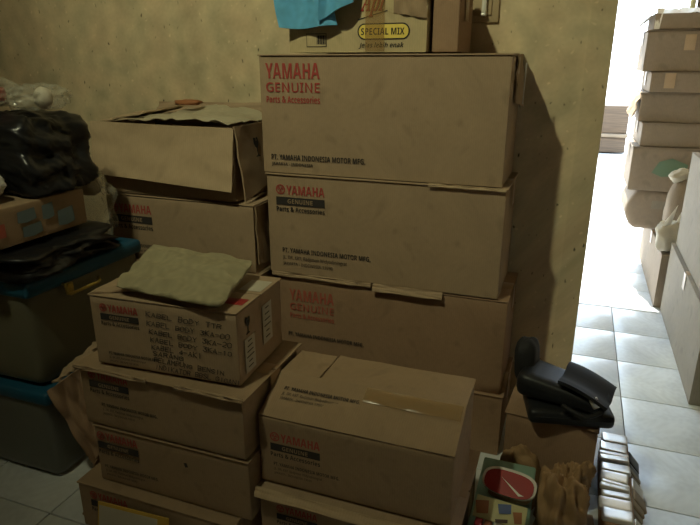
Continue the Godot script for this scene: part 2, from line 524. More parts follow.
func build_back_left_stack():
	var g := "cartons in the stack against the wall"
	carton("carton on the floor at the bottom of the stack against the wall", -1.48, -0.915, 0.0, 0.26, -1.61, 0.32, M.kraft_dull, g)
	var m3 := carton("carton third down against the wall, mostly hidden behind the cloth pouch", -1.485, -0.915, 0.26, 0.522, -1.605, 0.33, M.kraft_dull, g)
	print_new(m3, -0.27, 0.2, 0.1656, 0.15, -0.25, 0.06, 0.27, M.red_ink)
	var m2 := carton("carton with emblem and dark bar directly below the open box", -1.508, -0.928, 0.5235, 0.752, -1.62, 0.32, M.kraft, g)
	print_new(m2, -0.272, 0.160, 0.1606, 0.17, -0.245, 0.040, 0.215, M.red_ink)
	part("loose_flap", panel(Vector3(0.2935, 0.22, 0.155), Vector3(0.2935, 0.22, 0.05), Vector3(0.306, 0.02, 0.06), Vector3(0.300, 0.03, 0.155), 0.004, 0.002, 0.004, 8, 2.0), M.kraft_dull, m2)
	# open carton on top
	var c := thing("open_carton", "open cardboard box with its wide front flap hanging down, stuffed with plastic", "carton", Vector3(-1.2425, 0.7535, -1.77), 0.0, g)
	var w := 0.515
	var h := 0.232
	var d := 0.30
	part("bottom_panel", rbox(w, 0.006, d, 0.002), M.kraft, c, Vector3(0, 0.003, 0))
	part("side_panel", rbox(w, h - 0.006, 0.006, 0.002, 6, 0.004, 0.6, 5.0), M.kraft, c, Vector3(0, h * 0.5 + 0.003, d * 0.5 - 0.003))
	part("side_panel", rbox(w, h - 0.006, 0.006, 0.002, 6, 0.004, 0.6, 15.0), M.kraft, c, Vector3(0, h * 0.5 + 0.003, -d * 0.5 + 0.003))
	for s in [-1.0, 1.0]:
		part("side_panel", rbox(0.006, h - 0.006, d - 0.012, 0.002, 6, 0.004, 0.6, 25.0), M.kraft_dull, c, Vector3(s * (w * 0.5 - 0.003), h * 0.5 + 0.003, 0))
	# front flap folded out and hanging
	var ff := part("flap", panel(Vector3(-0.285, 0.236, 0.151), Vector3(0.262, 0.228, 0.151), Vector3(0.266, 0.040, 0.19), Vector3(-0.265, 0.068, 0.19), 0.005, 0.008, 0.003, 14, 7.0), M.kraft_pale, c)
	ff.set_meta("label", "pale front flap hanging over the front")
	part("flap", panel(Vector3(-0.255, 0.236, 0.14), Vector3(-0.12, 0.262, 0.08), Vector3(-0.10, 0.27, -0.12), Vector3(-0.25, 0.236, -0.14), 0.005, 0.006, 0.006, 8, 17.0), M.kraft_pale, c)
	part("flap", panel(Vector3(0.259, 0.236, 0.145), Vector3(0.259, 0.232, -0.14), Vector3(0.288, 0.06, -0.13), Vector3(0.29, 0.005, 0.150), 0.005, 0.003, 0.004, 10, 27.0), M.kraft, c)
	part("flap", panel(Vector3(-0.25, 0.235, -0.146), Vector3(0.25, 0.235, -0.146), Vector3(0.24, 0.285, -0.165), Vector3(-0.24, 0.28, -0.165), 0.005, 0.004, 0.006, 10, 37.0), M.kraft, c)
	part("printed_mark", glass_mark(0.062), M.black_ink, c, Vector3(0.2775, 0.13, 0.03), Vector3(-10, 90, 0))
	# stuffing
	var s1 := part("plastic_liner", sheet(26, 16, 0.002, func(u: float, v: float) -> Vector3:
		var x := lerpf(-0.13, 0.245, u)
		var z := lerpf(0.14, -0.13, v)
		var y := 0.243 + 0.022 * sin(PI * u) * (0.4 + v) + 0.009 * fn.get_noise_2d(u * 420, v * 300) + 0.004 * fn.get_noise_2d(u * 1100, v * 900)
		return Vector3(x + 0.012 * fn.get_noise_2d(v * 500, 30.0), y, z)), M.liner, c)
	s1.set_meta("label", "pale crumpled plastic sheet covering the contents")
	part("contents", blob(0.46, 0.20, 0.26, 4.0, 0.08, 1.0, 3.0), M.kraft_dull, c, Vector3(0, 0.012, 0))
	var r := part("red_scrap", blob(0.10, 0.018, 0.05, 3.0, 0.2, 1.4, 8.0, 20, 12), M.card_brown, c, Vector3(-0.04, 0.279, -0.06))
	r.set_meta("label", "reddish brown scrap lying on top")

func build_front_left_stack():
	var g := "cartons in the front stack beside the blue lidded tubs"
	var n4 := carton("carton standing on the floor at the bottom of the front left stack", -1.122, -0.655, 0.0, 0.14, -0.972, 0.30, M.kraft_dull, g)
	print_new(n4, -0.195, 0.10, 0.1506, 0.12, 0.0, 0.0, 0.0, M.red_ink)
	part("loose_flap", panel(Vector3(-0.232, 0.06, 0.12), Vector3(-0.232, 0.06, -0.05), Vector3(-0.262, 0.008, -0.04), Vector3(-0.255, 0.008, 0.13), 0.005, 0.002, 0.004, 8, 3.0), M.kraft_red, n4)
	var n3 := carton("carton second from the floor in the front left stack", -1.068, -0.622, 0.1405, 0.308, -1.0, 0.285, M.kraft_dull, g)
	print_new(n3, -0.213, 0.127, 0.1431, 0.125, -0.2, 0.045, 0.165, M.red_ink)
	part("smudge_mark", poly_plate(rect_pts(0, 0, 0.008, 0.012), 0.0004), M.black_ink, n3, Vector3(0.05, 0.11, 0.144), Vector3(0, 0, 15))
	var n2 := carton("carton with splayed top flaps directly under the handwritten box", -1.085, -0.627, 0.3085, 0.476, -1.0, 0.285, M.kraft_dull, g, 0.0, 0.010)
	print_new(n2, -0.20, 0.135, 0.1431, 0.118, -0.17, 0.062, 0.165, M.red_ink)
	droop(n2, -0.235, -0.02, 0.169, 0.150, 0.009, 0.003, M.kraft, 5.0)
	droop(n2, 0.06, 0.237, 0.169, 0.150, 0.008, 0.003, M.kraft, 25.0)
	# the handwritten box
	var c := carton("small carton with handwritten list on its front, on the front left stack", -1.04, -0.654, 0.4785, 0.662, -1.024, 0.235, M.kraft, g, 2.8, 0.002, false, 0.004)
	var fz := 0.1181
	print_new(c, -0.165, 0.143, fz, 0.105, -0.155, 0.032, 0.138, M.red_ink)
	var lines := [["KABEL BODY TTR", 0.146, 0.196, -0.037], ["KABEL BODY 3KA-00", 0.124, 0.215, -0.038], ["KABEL BODY 3KA-20", 0.103, 0.215, -0.034], ["KABEL BODY 3KA-10", 0.083, 0.213, -0.033], ["KABEL 4-AKI", 0.064, 0.134, -0.032], ["SARANG", 0.048, 0.084, -0.030], ["PELAMPUNG BENSIN", 0.031, 0.185, -0.029], ["INDIKATOR BBSL GIGANI", 0.013, 0.224, -0.028]]
	for l in lines:
		var hw := part("handwriting", handwriting(l[0], 0.0115, l[2], 0.0013), M.pen, c, Vector3(l[3], l[1], fz + 0.0005), Vector3(0, 0, -1.6))
		hw.set_meta("label", "line of black handwritten capitals")
	var sx := 0.1955
	part("printed_mark", glass_mark(0.04), M.black_ink, c, Vector3(sx, 0.115, 0.07), Vector3(0, 90, 0))
	for s in [[0.085, 0.02, 0.05, 0.085], [-0.01, 0.05, 0.05, 0.10]]:
		var lab := part("paper_label", rbox(0.0008, s[3], s[2], 0.0003), M.sticker, c, Vector3(sx, s[1] + s[3] * 0.5, s[0] - 0.02))
		for k in 6:
			part("printed_line", rbox(0.0006, 0.0025, s[2] * (0.35 + 0.12 * (k % 4)), 0.0002), M.black_ink, lab, Vector3(0.0006, s[3] * (0.4 - 0.15 * k), 0))
	var rm := part("red_label", rbox(0.06, 0.0006, 0.035, 0.0002), M.red_pack, c, Vector3(0.155, 0.1828, 0.055))
	rm.set_meta("label", "small red label on the top flap")
	part("paper_label", rbox(0.055, 0.0006, 0.07, 0.0002), M.sticker, c, Vector3(0.16, 0.1828, -0.05))
	part("loose_flap", panel(Vector3(-0.19, 0.1835, 0.117), Vector3(-0.19, 0.1835, -0.08), Vector3(-0.09, 0.199, -0.06), Vector3(-0.10, 0.187, 0.08), 0.004, 0.003, 0.003, 8, 33.0), M.kraft, c)
	# cloth pouch lying on it
	var A := Vector3(-0.968, 0.682, -1.028)
	var B := Vector3(-0.99, 0.724, -1.205)
	var C := Vector3(-0.715, 0.706, -1.245)
	var D := Vector3(-0.672, 0.677, -1.012)
	var pm := tube_grid(64, 16, func(u: float, v: float) -> Vector3:
		# a flat pillow: u runs round the outline, v from the lower to the upper middle
		var a := u * TAU
		var e := Vector2(cos(a), sin(a))
		var k := pow(pow(absf(e.x), 16.0) + pow(absf(e.y), 16.0), -1.0 / 16.0)
		var rr := sin(v * PI)
		rr = pow(rr, 0.4)
		var q := e * k * rr
		var uu := q.x * 0.5 + 0.5
		var vv := q.y * 0.5 + 0.5
		var p := A.lerp(D, uu).lerp(B.lerp(C, uu), vv)
		var edge := (1.0 - pow(absf(q.x), 3.0)) * (1.0 - pow(absf(q.y), 3.0))
		var wr := 0.008 * fn.get_noise_2d(q.x * 130 + 40, q.y * 220) + 0.003 * fn.get_noise_2d(q.x * 420, q.y * 420 + 80)
		if v > 0.5:
			p.y += 0.006 + 0.014 * edge + wr
		else:
			p.y = maxf(p.y - 0.016 * edge, 0.666)
		return p)
	var pouch := part("cloth_pouch", pm, M.pouch, self)
	tag(pouch, "cream padded cloth pouch lying on top of the handwritten carton", "pouch")

func build_front_box():
	var g := "cartons stacked in front of the tall stack"
	var f2 := carton("carton on the floor under the carton with the creased sloping top", -0.613, -0.145, 0.0, 0.2255, -1.03, 0.31, M.kraft, g, 0.0, 0.006)
	print_new(f2, -0.19, 0.165, 0.1556, 0.105, -0.19, 0.06, 0.18, M.red_ink)
	part("loose_flap", panel(Vector3(-0.24, 0.226, 0.16), Vector3(0.16, 0.226, 0.16), Vector3(0.16, 0.212, 0.178), Vector3(-0.235, 0.212, 0.178), 0.004, 0.002, 0.003, 10, 13.0), M.kraft_pale, f2)
	# carton with its front edge crushed into a slope
	var c := thing("creased_carton", "carton with a creased sloping top front and dark slit between flaps", "carton", Vector3(-0.3875, 0.2275, -1.17), 0.0, g)
	var w := 0.455
	var d := 0.24
	var h := 0.232
	var body := rbox(w, h - 0.006, d, 0.004, 12, 0.004, 0.55, 81.0, func(p: Vector3) -> Vector3:
		var hy := (h - 0.006) * 0.5
		var t := (p.y + hy) / (h - 0.006)
		if p.z > 0.0:
			var lim := lerpf(1.0, 0.775, clampf(p.z / (d * 0.5), 0.0, 1.0))
			p.y = -hy + t * (h - 0.006) * lim
		if t < 0.01:
			p.y = -hy
		return p)
	part("body", body, M.kraft_dull, c, Vector3(0, (h - 0.006) * 0.5, 0))
	# flaps: sloping front one, and the two flat ones with a slit between
	var y1 := h - 0.002
	part("flap", panel(Vector3(-w * 0.5, 0.180, d * 0.5 + 0.001), Vector3(w * 0.5, 0.180, d * 0.5 + 0.001), Vector3(w * 0.5, y1 + 0.002, 0.0), Vector3(-w * 0.5, y1 + 0.001, 0.0), 0.005, 0.0025, 0.003, 14, 41.0), M.kraft_dull, c)
	part("flap", panel(Vector3(-w * 0.5, y1, 0.001), Vector3(-0.125, y1, 0.001), Vector3(-0.125, y1 - 0.003, -d * 0.5), Vector3(-w * 0.5, y1 - 0.003, -d * 0.5), 0.005, 0.001, 0.002, 8, 51.0), M.kraft_dull, c)
	part("flap", panel(Vector3(-0.118, y1, 0.001), Vector3(w * 0.5, y1, 0.001), Vector3(w * 0.5, y1 + 0.001, -d * 0.5), Vector3(-0.118, y1 + 0.001, -d * 0.5), 0.005, 0.001, 0.003, 10, 61.0), M.kraft_dull, c)
	var tp := part("tape", panel(Vector3(0.0, 0.2215, 0.048), Vector3(w * 0.5 - 0.005, 0.2195, 0.048), Vector3(w * 0.5 - 0.005, 0.2345, 0.012), Vector3(0.0, 0.2365, 0.012), 0.0008, 0.001, 0.0018, 12, 71.0), M.tape_clear, c)
	tp.set_meta("label", "shiny clear tape strip")
	print_new(c, -0.20, 0.118, 0.1212, 0.125, -0.193, 0.052, 0.165, M.red_ink)
	var ang := -rad_to_deg(atan2(d * 0.5, y1 - 0.180))
	var sl := Node3D.new()
	sl.name = "printed_address"
	c.add_child(sl)
	sl.position = Vector3(0, 0.2045 + 0.0045, d * 0.25 + 0.003)
	sl.rotation_degrees.x = ang
	address(sl, -0.195, 0.012, 0.0008, 0.19)

func tub(label: String, y0: float, h: float, m: Material, lid_h: float, group: String, dz := 0.0):
	var w := 0.62
	var d := 0.44
	var c := thing("storage_tub", label, "storage tub", Vector3(-1.30 - w * 0.5, y0, -1.075 - d * 0.5 + dz), 0.0, group)
	var bh := h - lid_h
	var body := rbox(w, bh, d, 0.035, 4, 0.0, 1.0, 0.0, func(p: Vector3) -> Vector3:
		var t := (p.y + bh * 0.5) / bh
		var s := lerpf(0.94, 1.0, t)
		if t > 0.72:
			s += 0.012
		return Vector3(p.x * s, p.y, p.z * s))
	part("body", body, m, c, Vector3(0, bh * 0.5, 0))
	var lid := part("lid", rbox(w + 0.016, lid_h + 0.019, d + 0.02, 0.014, 3), M.lid_blue, c, Vector3(0, bh - 0.02 + (lid_h + 0.019) * 0.5, 0))
	part("rim_groove", rbox(w - 0.06, 0.006, d - 0.06, 0.002), M.lid_blue, lid, Vector3(0, (lid_h + 0.019) * 0.5 - 0.003, 0))
	# clip handle on the right-hand side
	var hx := w * 0.5 + 0.022
	var hd := part("handle", pipe([Vector3(hx - 0.02, bh - 0.012, 0.11), Vector3(hx - 0.006, bh - 0.016, 0.11), Vector3(hx, bh - 0.04, 0.11), Vector3(hx, bh - 0.045, 0.10), Vector3(hx, bh - 0.045, 0.0), Vector3(hx, bh - 0.042, -0.012), Vector3(hx - 0.008, bh - 0.034, -0.015)], 0.0045), M.yellow, c)
	hd.set_meta("label", "yellow clip handle")
	part("handle_clip", rbox(0.010, 0.03, 0.02, 0.003), M.yellow, c, Vector3(hx - 0.006, bh - 0.028, 0.095))
	if y0 > 0.1:
		for k in 3:
			part("faded_mark", poly_plate(PackedVector2Array([Vector2(0, 0), Vector2(0.05 + 0.02 * (k % 2), 0.004), Vector2(0.06, 0.016), Vector2(0.02, 0.012), Vector2(0.004, 0.018)]), 0.0006), M.card_brown, c, Vector3(w * 0.5 + 0.001 - 0.004 * k, bh - 0.12 - 0.035 * k, -0.03), Vector3(0, 90, 0))
	return c

func build_left_side():
	var g := "plastic tubs stacked at the left"
	tub("grey translucent plastic tub with blue lid standing on the floor tiles", 0.0, 0.305, M.tub_lower, 0.022, g)
	tub("olive translucent plastic tub with blue lid and yellow handle, on another tub", 0.306, 0.325, M.tub, 0.026, g)
	var top := 0.6335
	# glossy black bag spread over the lid
	var b1 := part("black_plastic_bag", blob(0.61, 0.078, 0.365, 8.0, 0.14, 1.9, 4.0, 90, 40), M.black_plastic, self, Vector3(-1.60, top, -1.228))
	tag(b1, "flat glossy black plastic bag spread over the blue tub lid", "bag")
	# printed carton lying on it, its long print on the right-hand side
	var pc := thing("printed_carton", "low carton with faded blue print lying under the black bag", "carton", Vector3(-1.53, 0.722, -1.175), 0.0)
	part("body", rbox(0.38, 0.104, 0.37, 0.005, 8, 0.008, 0.6, 12.0), M.kraft_dull, pc, Vector3(0, 0.054, 0))
	for p in [[-0.06, 0.052, 0.06, 0.036], [-0.05, 0.012, 0.065, 0.034], [0.02, 0.045, 0.04, 0.045], [0.07, 0.015, 0.06, 0.05]]:
		part("printed_patch", poly_plate(PackedVector2Array([Vector2(0, 0.004), Vector2(p[2] * 0.5, 0), Vector2(p[2], 0.006), Vector2(p[2] * 0.95, p[3]), Vector2(p[2] * 0.4, p[3] * 0.93), Vector2(0.002, p[3] * 0.9)]), 0.0005), M.print_blue, pc, Vector3(0.1945, p[1], -p[0]), Vector3(0, 90, 0))
	part("printed_patch", poly_plate(rect_pts(0, 0, 0.02, 0.035), 0.0005), M.red_faded, pc, Vector3(0.1945, 0.03, 0.12), Vector3(0, 90, 0))
	# pale bundle
	var wb := part("white_bundle", blob(0.20, 0.085, 0.15, 2.8, 0.12, 1.2, 21.0), M.white_plastic, self, Vector3(-1.475, 0.83, -1.085))
	tag(wb, "off-white plastic wrapped bundle in front of the big black bag", "bundle")
	# big black bag
	var bb := part("black_bag", blob(0.36, 0.205, 0.235, 9.0, 0.12, 2.1, 55.0, 90, 60, func(p: Vector3) -> Vector3:
		p.x -= 0.05 * p.y / 0.2
		return p), M.black_plastic, self, Vector3(-1.50, 0.832, -1.30))
	tag(bb, "big black bag slumped on the pile beside the open box", "bag")
	# clear bags
	var cb := thing("clear_plastic_bag", "clear crumpled plastic bag with a pale round knob on the black bag", "bag", Vector3(-1.392, 1.052, -1.30))
	part("film", blob(0.12, 0.065, 0.15, 2.4, 0.24, 2.4, 13.0, 56, 36), M.clear, cb)
	part("knob", blob(0.048, 0.058, 0.048, 2.0, 0.06, 0.8, 5.0, 20, 14), M.sticker, cb, Vector3(0.045, 0.004, 0.03))
	part("filling", blob(0.07, 0.035, 0.08, 2.2, 0.15, 1.2, 6.0, 20, 14), M.clear, cb, Vector3(-0.03, 0.004, 0))
	var rb := thing("red_packet_bag", "clear bag holding a red and white packet on the black bag", "bag", Vector3(-1.558, 1.058, -1.27))
	part("film", blob(0.155, 0.075, 0.16, 2.4, 0.22, 2.2, 23.0, 56, 36), M.clear, rb)
	part("packet", rbox(0.115, 0.04, 0.09, 0.008, 5, 0.006), M.red_pack, rb, Vector3(0.0, 0.026, 0.02), Vector3(0, 15, 8))
	part("packet_band", rbox(0.03, 0.042, 0.092, 0.008, 3, 0.003), M.paper, rb, Vector3(0.02, 0.028, 0.018), Vector3(0, 15, 8))
	part("packet_label", rbox(0.028, 0.02, 0.003, 0.001), M.card_dark, rb, Vector3(0.048, 0.032, 0.062), Vector3(0, 15, 8))
	var hb := thing("hanging_clear_bag", "clear plastic bag propped up on the tub lid behind the printed carton", "bag", Vector3(-1.425, 0.6335, -1.472))
	part("film", blob(0.13, 0.20, 0.085, 2.8, 0.3, 2.3, 43.0, 60, 44), M.clear, hb)
	part("filling", blob(0.07, 0.06, 0.06, 2.2, 0.12, 1.2, 9.0, 22, 16), M.sticker, hb, Vector3(0.0, 0.14, 0.0))
	# crumpled brown carton piece wedged between the tubs and the stack
	var cc := thing("crumpled_carton", "crumpled torn brown carton wedged between tubs and front left stack", "carton", Vector3(-1.196, 0.0, -1.13))
	part("panel", panel(Vector3(-0.080, 0.325, 0.07), Vector3(-0.02, 0.375, 0.005), Vector3(0.034, 0.17, 0.01), Vector3(0.030, 0.10, 0.055), 0.006, 0.008, 0.016, 14, 3.0), M.kraft_red, cc)
	part("panel", panel(Vector3(-0.02, 0.375, 0.005), Vector3(0.045, 0.37, 0.0), Vector3(0.036, 0.30, 0.008), Vector3(0.034, 0.17, 0.01), 0.006, 0.006, 0.012, 12, 13.0), M.kraft, cc)
	part("panel", panel(Vector3(0.030, 0.105, 0.055), Vector3(0.034, 0.17, 0.01), Vector3(0.034, 0.002, 0.0), Vector3(0.026, 0.002, 0.05), 0.006, 0.004, 0.006, 10, 23.0), M.kraft_red, cc)
	part("panel", panel(Vector3(-0.072, 0.345, 0.055), Vector3(-0.02, 0.38, 0.0), Vector3(0.01, 0.43, -0.10), Vector3(-0.05, 0.40, -0.09), 0.006, 0.006, 0.012, 10, 33.0), M.kraft, cc)
	# card with a round print in front of the lowest carton
	var cd := thing("printed_card", "yellow edged card with a pale round print against the lowest carton", "card", Vector3(-0.925, 0.0, -0.935), 3.0)
	part("card", rbox(0.205, 0.13, 0.004, 0.0015), M.card_orange, cd, Vector3(0, 0.064, 0), Vector3(-12, 0, 0))
	part("print", poly_plate(rect_pts(-0.097, -0.062, 0.072, 0.0575), 0.0005), M.sticker, cd, Vector3(0, 0.064, 0.0028), Vector3(-12, 0, 0))
	var disc := PackedVector2Array()
	for k in 28:
		disc.append(Vector2(cos(TAU * k / 28.0), sin(TAU * k / 28.0)) * 0.05)
	part("print", poly_plate(disc, 0.0005), M.paper, cd, Vector3(0.0, 0.056, 0.0036), Vector3(-12, 0, 0))

func build_top_things():
	var y := 1.2015
	var s := thing("coffee_carton", "small printed carton with yellow oval label on the topmost large carton", "carton", Vector3(-0.6075, y, -1.775))
	var w := 0.405
	var d := 0.20
	part("body", rbox(w, 0.26, d, 0.005, 9, 0.008, 0.6, 9.0, func(p: Vector3) -> Vector3:
		return Vector3(p.x, clampf(p.y, -0.13, 0.13), clampf(p.z, -d * 0.5, d * 0.5))), M.snack, s, Vector3(0, 0.13, 0))
	part("flap", panel(Vector3(-w * 0.5, 0.262, d * 0.5), Vector3(w * 0.5, 0.262, d * 0.5), Vector3(w * 0.5, 0.262, 0.002), Vector3(-w * 0.5, 0.262, 0.002), 0.004, 0.0, 0.002), M.snack, s)
	part("flap", panel(Vector3(-w * 0.5, 0.262, -d * 0.5), Vector3(w * 0.5, 0.262, -d * 0.5), Vector3(w * 0.5, 0.262, -0.002), Vector3(-w * 0.5, 0.262, -0.002), 0.004, 0.0, 0.002), M.snack, s)
	var z := d * 0.5 + 0.0008
	# yellow lozenge with dark rim
	var pill := func(hw: float, hh: float) -> PackedVector2Array:
		var p := PackedVector2Array()
		for k in 24:
			var a := TAU * k / 24.0
			var cx := (hw - hh) * (1.0 if cos(a) > 0 else -1.0)
			p.append(Vector2(cx + cos(a) * hh, sin(a) * hh))
		return p
	var o := part("oval_label", poly_plate(pill.call(0.075, 0.0215), 0.0005), M.black_ink, s, Vector3(0.082, 0.054, z))
	part("oval_face", poly_plate(pill.call(0.071, 0.0180), 0.0005), M.snack_yellow, o, Vector3(0, 0, 0.0005))
	part("lettering", words("SPECIAL MIX", 0.018, 0.124, font_bold), M.black_ink, o, Vector3(-0.064, -0.009, 0.0016))
	part("lettering", words("Jelas lebih enak", 0.017, 0.128, font_bold, 0.25), M.black_ink, s, Vector3(0.010, 0.009, z + 0.0004))
	part("lettering", words("Api", 0.065, 0.066, font_serif, 0.3), M.black_ink, s, Vector3(0.010, 0.090, z + 0.0003))
	part("lettering", words("Api", 0.061, 0.062, font_serif, 0.3), M.red_pack, s, Vector3(0.011, 0.092, z + 0.0009))
	part("underline", poly_plate(PackedVector2Array([Vector2(0, 0), Vector2(0.085, 0.022), Vector2(0.085, 0.025), Vector2(0, 0.003)]), 0.0005), M.black_ink, s, Vector3(0.008, 0.083, z))
	# barcode
	var bc := part("barcode", poly_plate(rect_pts(0, 0, 0.062, 0.036), 0.0003), M.black_ink, s, Vector3(-0.148, 0.015, z))
	part("barcode_face", poly_plate(rect_pts(0.002, 0.002, 0.060, 0.034), 0.0003), M.snack, bc, Vector3(0, 0, 0.0003))
	for k in 11:
		part("barcode_line", poly_plate(rect_pts(0, 0, 0.0012 + 0.0009 * ((k * 7) % 3), 0.024), 0.0003), M.black_ink, bc, Vector3(0.032 + k * 0.0025, 0.007, 0.0007))
	var t1 := part("tape", rbox(0.055, 0.258, 0.0012, 0.0004), M.tape_clear, s, Vector3(0.058, 0.131, z + 0.003))
	t1.set_meta("label", "yellowed tape strip across the print")
	part("crumpled_corner", panel(Vector3(0.115, 0.255, z + 0.003), Vector3(0.2, 0.255, z + 0.003), Vector3(0.202, 0.085, z + 0.004), Vector3(0.11, 0.10, z + 0.003), 0.003, 0.004, 0.008, 12, 5.0), M.kraft_dull, s)
	# taller carton behind it
	var t := carton("plain brown carton behind and beside the carton with yellow oval label", -0.398, -0.325, y, y + 0.155, -1.70, 0.2, M.kraft_red, "", 0.0)
	t.set_meta("label", "plain brown carton standing beside the carton with the yellow oval label")
	# blue cloth draped over the front left corner of the small carton
	var fz := -1.671
	var cm := sheet(34, 34, 0.004, func(u: float, v: float) -> Vector3:
		var x := lerpf(-0.835, -0.665, u)
		var drop := v * 0.315
		var fold := 0.010 * sin(u * 9.0 + v * 1.4) * minf(v * 2.0, 1.0) + 0.005 * fn.get_noise_2d(u * 180, v * 160)
		var yy := y + 0.292 - maxf(drop - 0.09, 0.0) - 0.004 * sin(u * 5.0) * v
		var zz := fz + 0.012 - maxf(0.09 - drop, 0.0) + fold + 0.012 * v
		if drop < 0.09:
			yy = y + 0.280 + 0.012 * (drop / 0.09) + fold * 0.4
		return Vector3(x + 0.010 * sin(v * 6.0) + 0.03 * (v - 0.5), yy, zz))
	var cl := thing("blue_cloth", "light blue cloth draped over the small carton on top of the stack", "cloth")
	part("cloth", cm, M.cyan_cloth, cl)
	part("fold", sheet(26, 26, 0.004, func(u: float, v: float) -> Vector3:
		var x := lerpf(-0.70, -0.60, u)
		var drop := v * 0.235
		var fold := 0.008 * sin(u * 8.0 + 1.0 + v * 2.0) + 0.005 * fn.get_noise_2d(u * 160 + 60, v * 160)
		return Vector3(x + 0.02 * (1.0 - v), y + 0.297 - maxf(drop - 0.03, 0.0) * (1.05 - 0.22 * u), fz + 0.03 + fold + 0.012 * v)), M.cyan_cloth, cl)
	# socket plate on the wall
	var p := thing("wall_switch", "brown switch plate with pale lever on the stained wall", "switch", Vector3(-0.30, 1.345, -1.95))
	part("plate", rbox(0.092, 0.118, 0.009, 0.004, 2), M.plate, p, Vector3(0, 0, 0.0048))
	part("recess_frame", rbox(0.05, 0.085, 0.006, 0.003, 2), M.plate, p, Vector3(0, 0.004, 0.011))
	part("lever", rbox(0.015, 0.075, 0.016, 0.0065, 3), M.plate_white, p, Vector3(0.004, 0.002, 0.021))
	part("lever_tip", rbox(0.017, 0.010, 0.018, 0.004, 2), M.silver, p, Vector3(0.004, -0.037, 0.021))

func build_lower_right():
	# carton with black bags on it
	var c := carton("small brown carton carrying black vinyl bags, against the doorway wall corner", -0.085, 0.152, 0.0, 0.262, -1.485, 0.30, M.kraft_red, "", -4.0, 0.003)
	c.position.z -= 0.006
	var y := 0.2635
	var s1 := thing("black_pouch", "flat black vinyl pouch lying on the small brown carton", "pouch", Vector3(0.055, y, -1.55), 12.0)
	part("body", rbox(0.22, 0.042, 0.15, 0.016, 8, 0.008, 0.7, 2.0), M.black_vinyl, s1, Vector3(0, 0.023, 0))
	part("zip", rbox(0.19, 0.004, 0.006, 0.0015, 4, 0.003), M.black_matte, s1, Vector3(0, 0.027, 0.076))
	var s2 := thing("black_bag", "black vinyl bag with upright rounded end, lying on the flat pouch", "bag", Vector3(0.04, y + 0.050, -1.55), -12.0)
	part("body", rbox(0.225, 0.068, 0.14, 0.026, 10, 0.010, 0.7, 31.0, func(p: Vector3) -> Vector3:
		var t := clampf((p.x + 0.1125) / 0.225, 0.0, 1.0)
		p.y = (p.y + 0.034) * lerpf(1.1, 0.6, t) - 0.034
		p.z *= lerpf(1.0, 0.8, t)
		return p), M.black_vinyl, s2, Vector3(0, 0.035, 0))
	part("flap", sheet(18, 10, 0.01, func(u: float, v: float) -> Vector3:
		var x := lerpf(0.0, 0.125, u)
		return Vector3(x, 0.068 - 0.042 * pow(absf(u), 1.6) + 0.006 * sin(v * 8.0), lerpf(-0.065, 0.07, v))), M.black_matte, s2)
	part("buckle", rbox(0.022, 0.03, 0.008, 0.003, 2), M.silver, s2, Vector3(0.095, 0.036, 0.058), Vector3(0, 20, 30))
	part("upright_end", blob(0.06, 0.128, 0.09, 2.8, 0.08, 1.0, 8.0, 30, 22), M.black_matte, s2, Vector3(-0.105, 0.002, -0.03), Vector3(0, 0, 4))
	part("strap", pipe([Vector3(0.02, 0.02, 0.086), Vector3(0.08, 0.004, 0.092), Vector3(0.11, 0.012, 0.06), Vector3(0.122, 0.026, 0.01), Vector3(0.10, 0.038, -0.04)], 0.006), M.black_matte, s2)
	# bundle of shiny ribbed sheets beside it
	var b := thing("ribbed_bundle", "bundle of shiny silver ribbed packets lying by the doorway floor", "bundle", Vector3(0.214, 0.0, -1.56), -1.0)
	part("base", rbox(0.075, 0.082, 0.40, 0.006, 6, 0.006), M.kraft_red, b, Vector3(-0.005, 0.042, 0))
	var z := 0.195
	while z > -0.18:
		var dz := rng.randf_range(0.018, 0.055)
		part("packet", rbox(0.076 + rng.randf_range(-0.006, 0.006), 0.014, dz - 0.001, 0.005, 4, 0.006, 0.9, z * 900.0), M.silver, b, Vector3(-0.010 + rng.randf_range(-0.003, 0.003), 0.090 + rng.randf_range(-0.001, 0.003), z - dz * 0.5), Vector3(rng.randf_range(-7, 7), rng.randf_range(-4, 4), rng.randf_range(-3, 3)))
		z -= dz
	z = 0.19
	while z > -0.15:
		var dz := rng.randf_range(0.016, 0.06)
		part("packet", rbox(0.05 + rng.randf_range(-0.006, 0.006), 0.012, dz - 0.001, 0.005, 4, 0.007, 0.9, 300.0 + z * 900.0), [M.silver, M.kraft_grey, M.kraft_ash][rng.randi() % 3] if z > -0.06 else M.black_plastic, b, Vector3(0.048, 0.052 + rng.randf_range(-0.003, 0.003), z - dz * 0.5), Vector3(rng.randf_range(-8, 8), rng.randf_range(-4, 4), -48))
		z -= dz
	var sheet_c := part("cardboard_sheet", panel(Vector3(0.03, 0.006, -1.37), Vector3(0.165, 0.006, -1.365), Vector3(0.155, 0.012, -1.465), Vector3(0.03, 0.008, -1.47), 0.006, 0.006, 0.003, 10, 3.0), M.kraft, self)
	tag(sheet_c, "flattened piece of cardboard on the floor before the small carton", "cardboard")
	# pale green box with packets
	var gb := thing("green_container", "pale green plastic container holding packets, beside the creased carton", "container", Vector3(-0.069, 0.0, -1.25), 0.0)
	var w := 0.124
	var d := 0.30
	part("body", rbox(w, 0.165, d, 0.012, 3), M.green, gb, Vector3(0, 0.084, 0))
	part("rim", rbox(w + 0.010, 0.014, d + 0.010, 0.005, 2), M.green, gb, Vector3(0, 0.164, 0))
	for k in 5:
		part("packet", rbox(0.018, 0.022, 0.055, 0.004, 2), [M.red_pack, M.card_brown, M.paper, M.red_pack, M.card_brown][k], gb, Vector3(-0.042 + k * 0.021, 0.180, 0.115), Vector3(-14, 0, 4 * (k % 2)))
	var cy := thing("picture_card", "yellow picture card leaning on the pale green container", "card", Vector3(-0.068, 0.204, -1.165), -4.0)
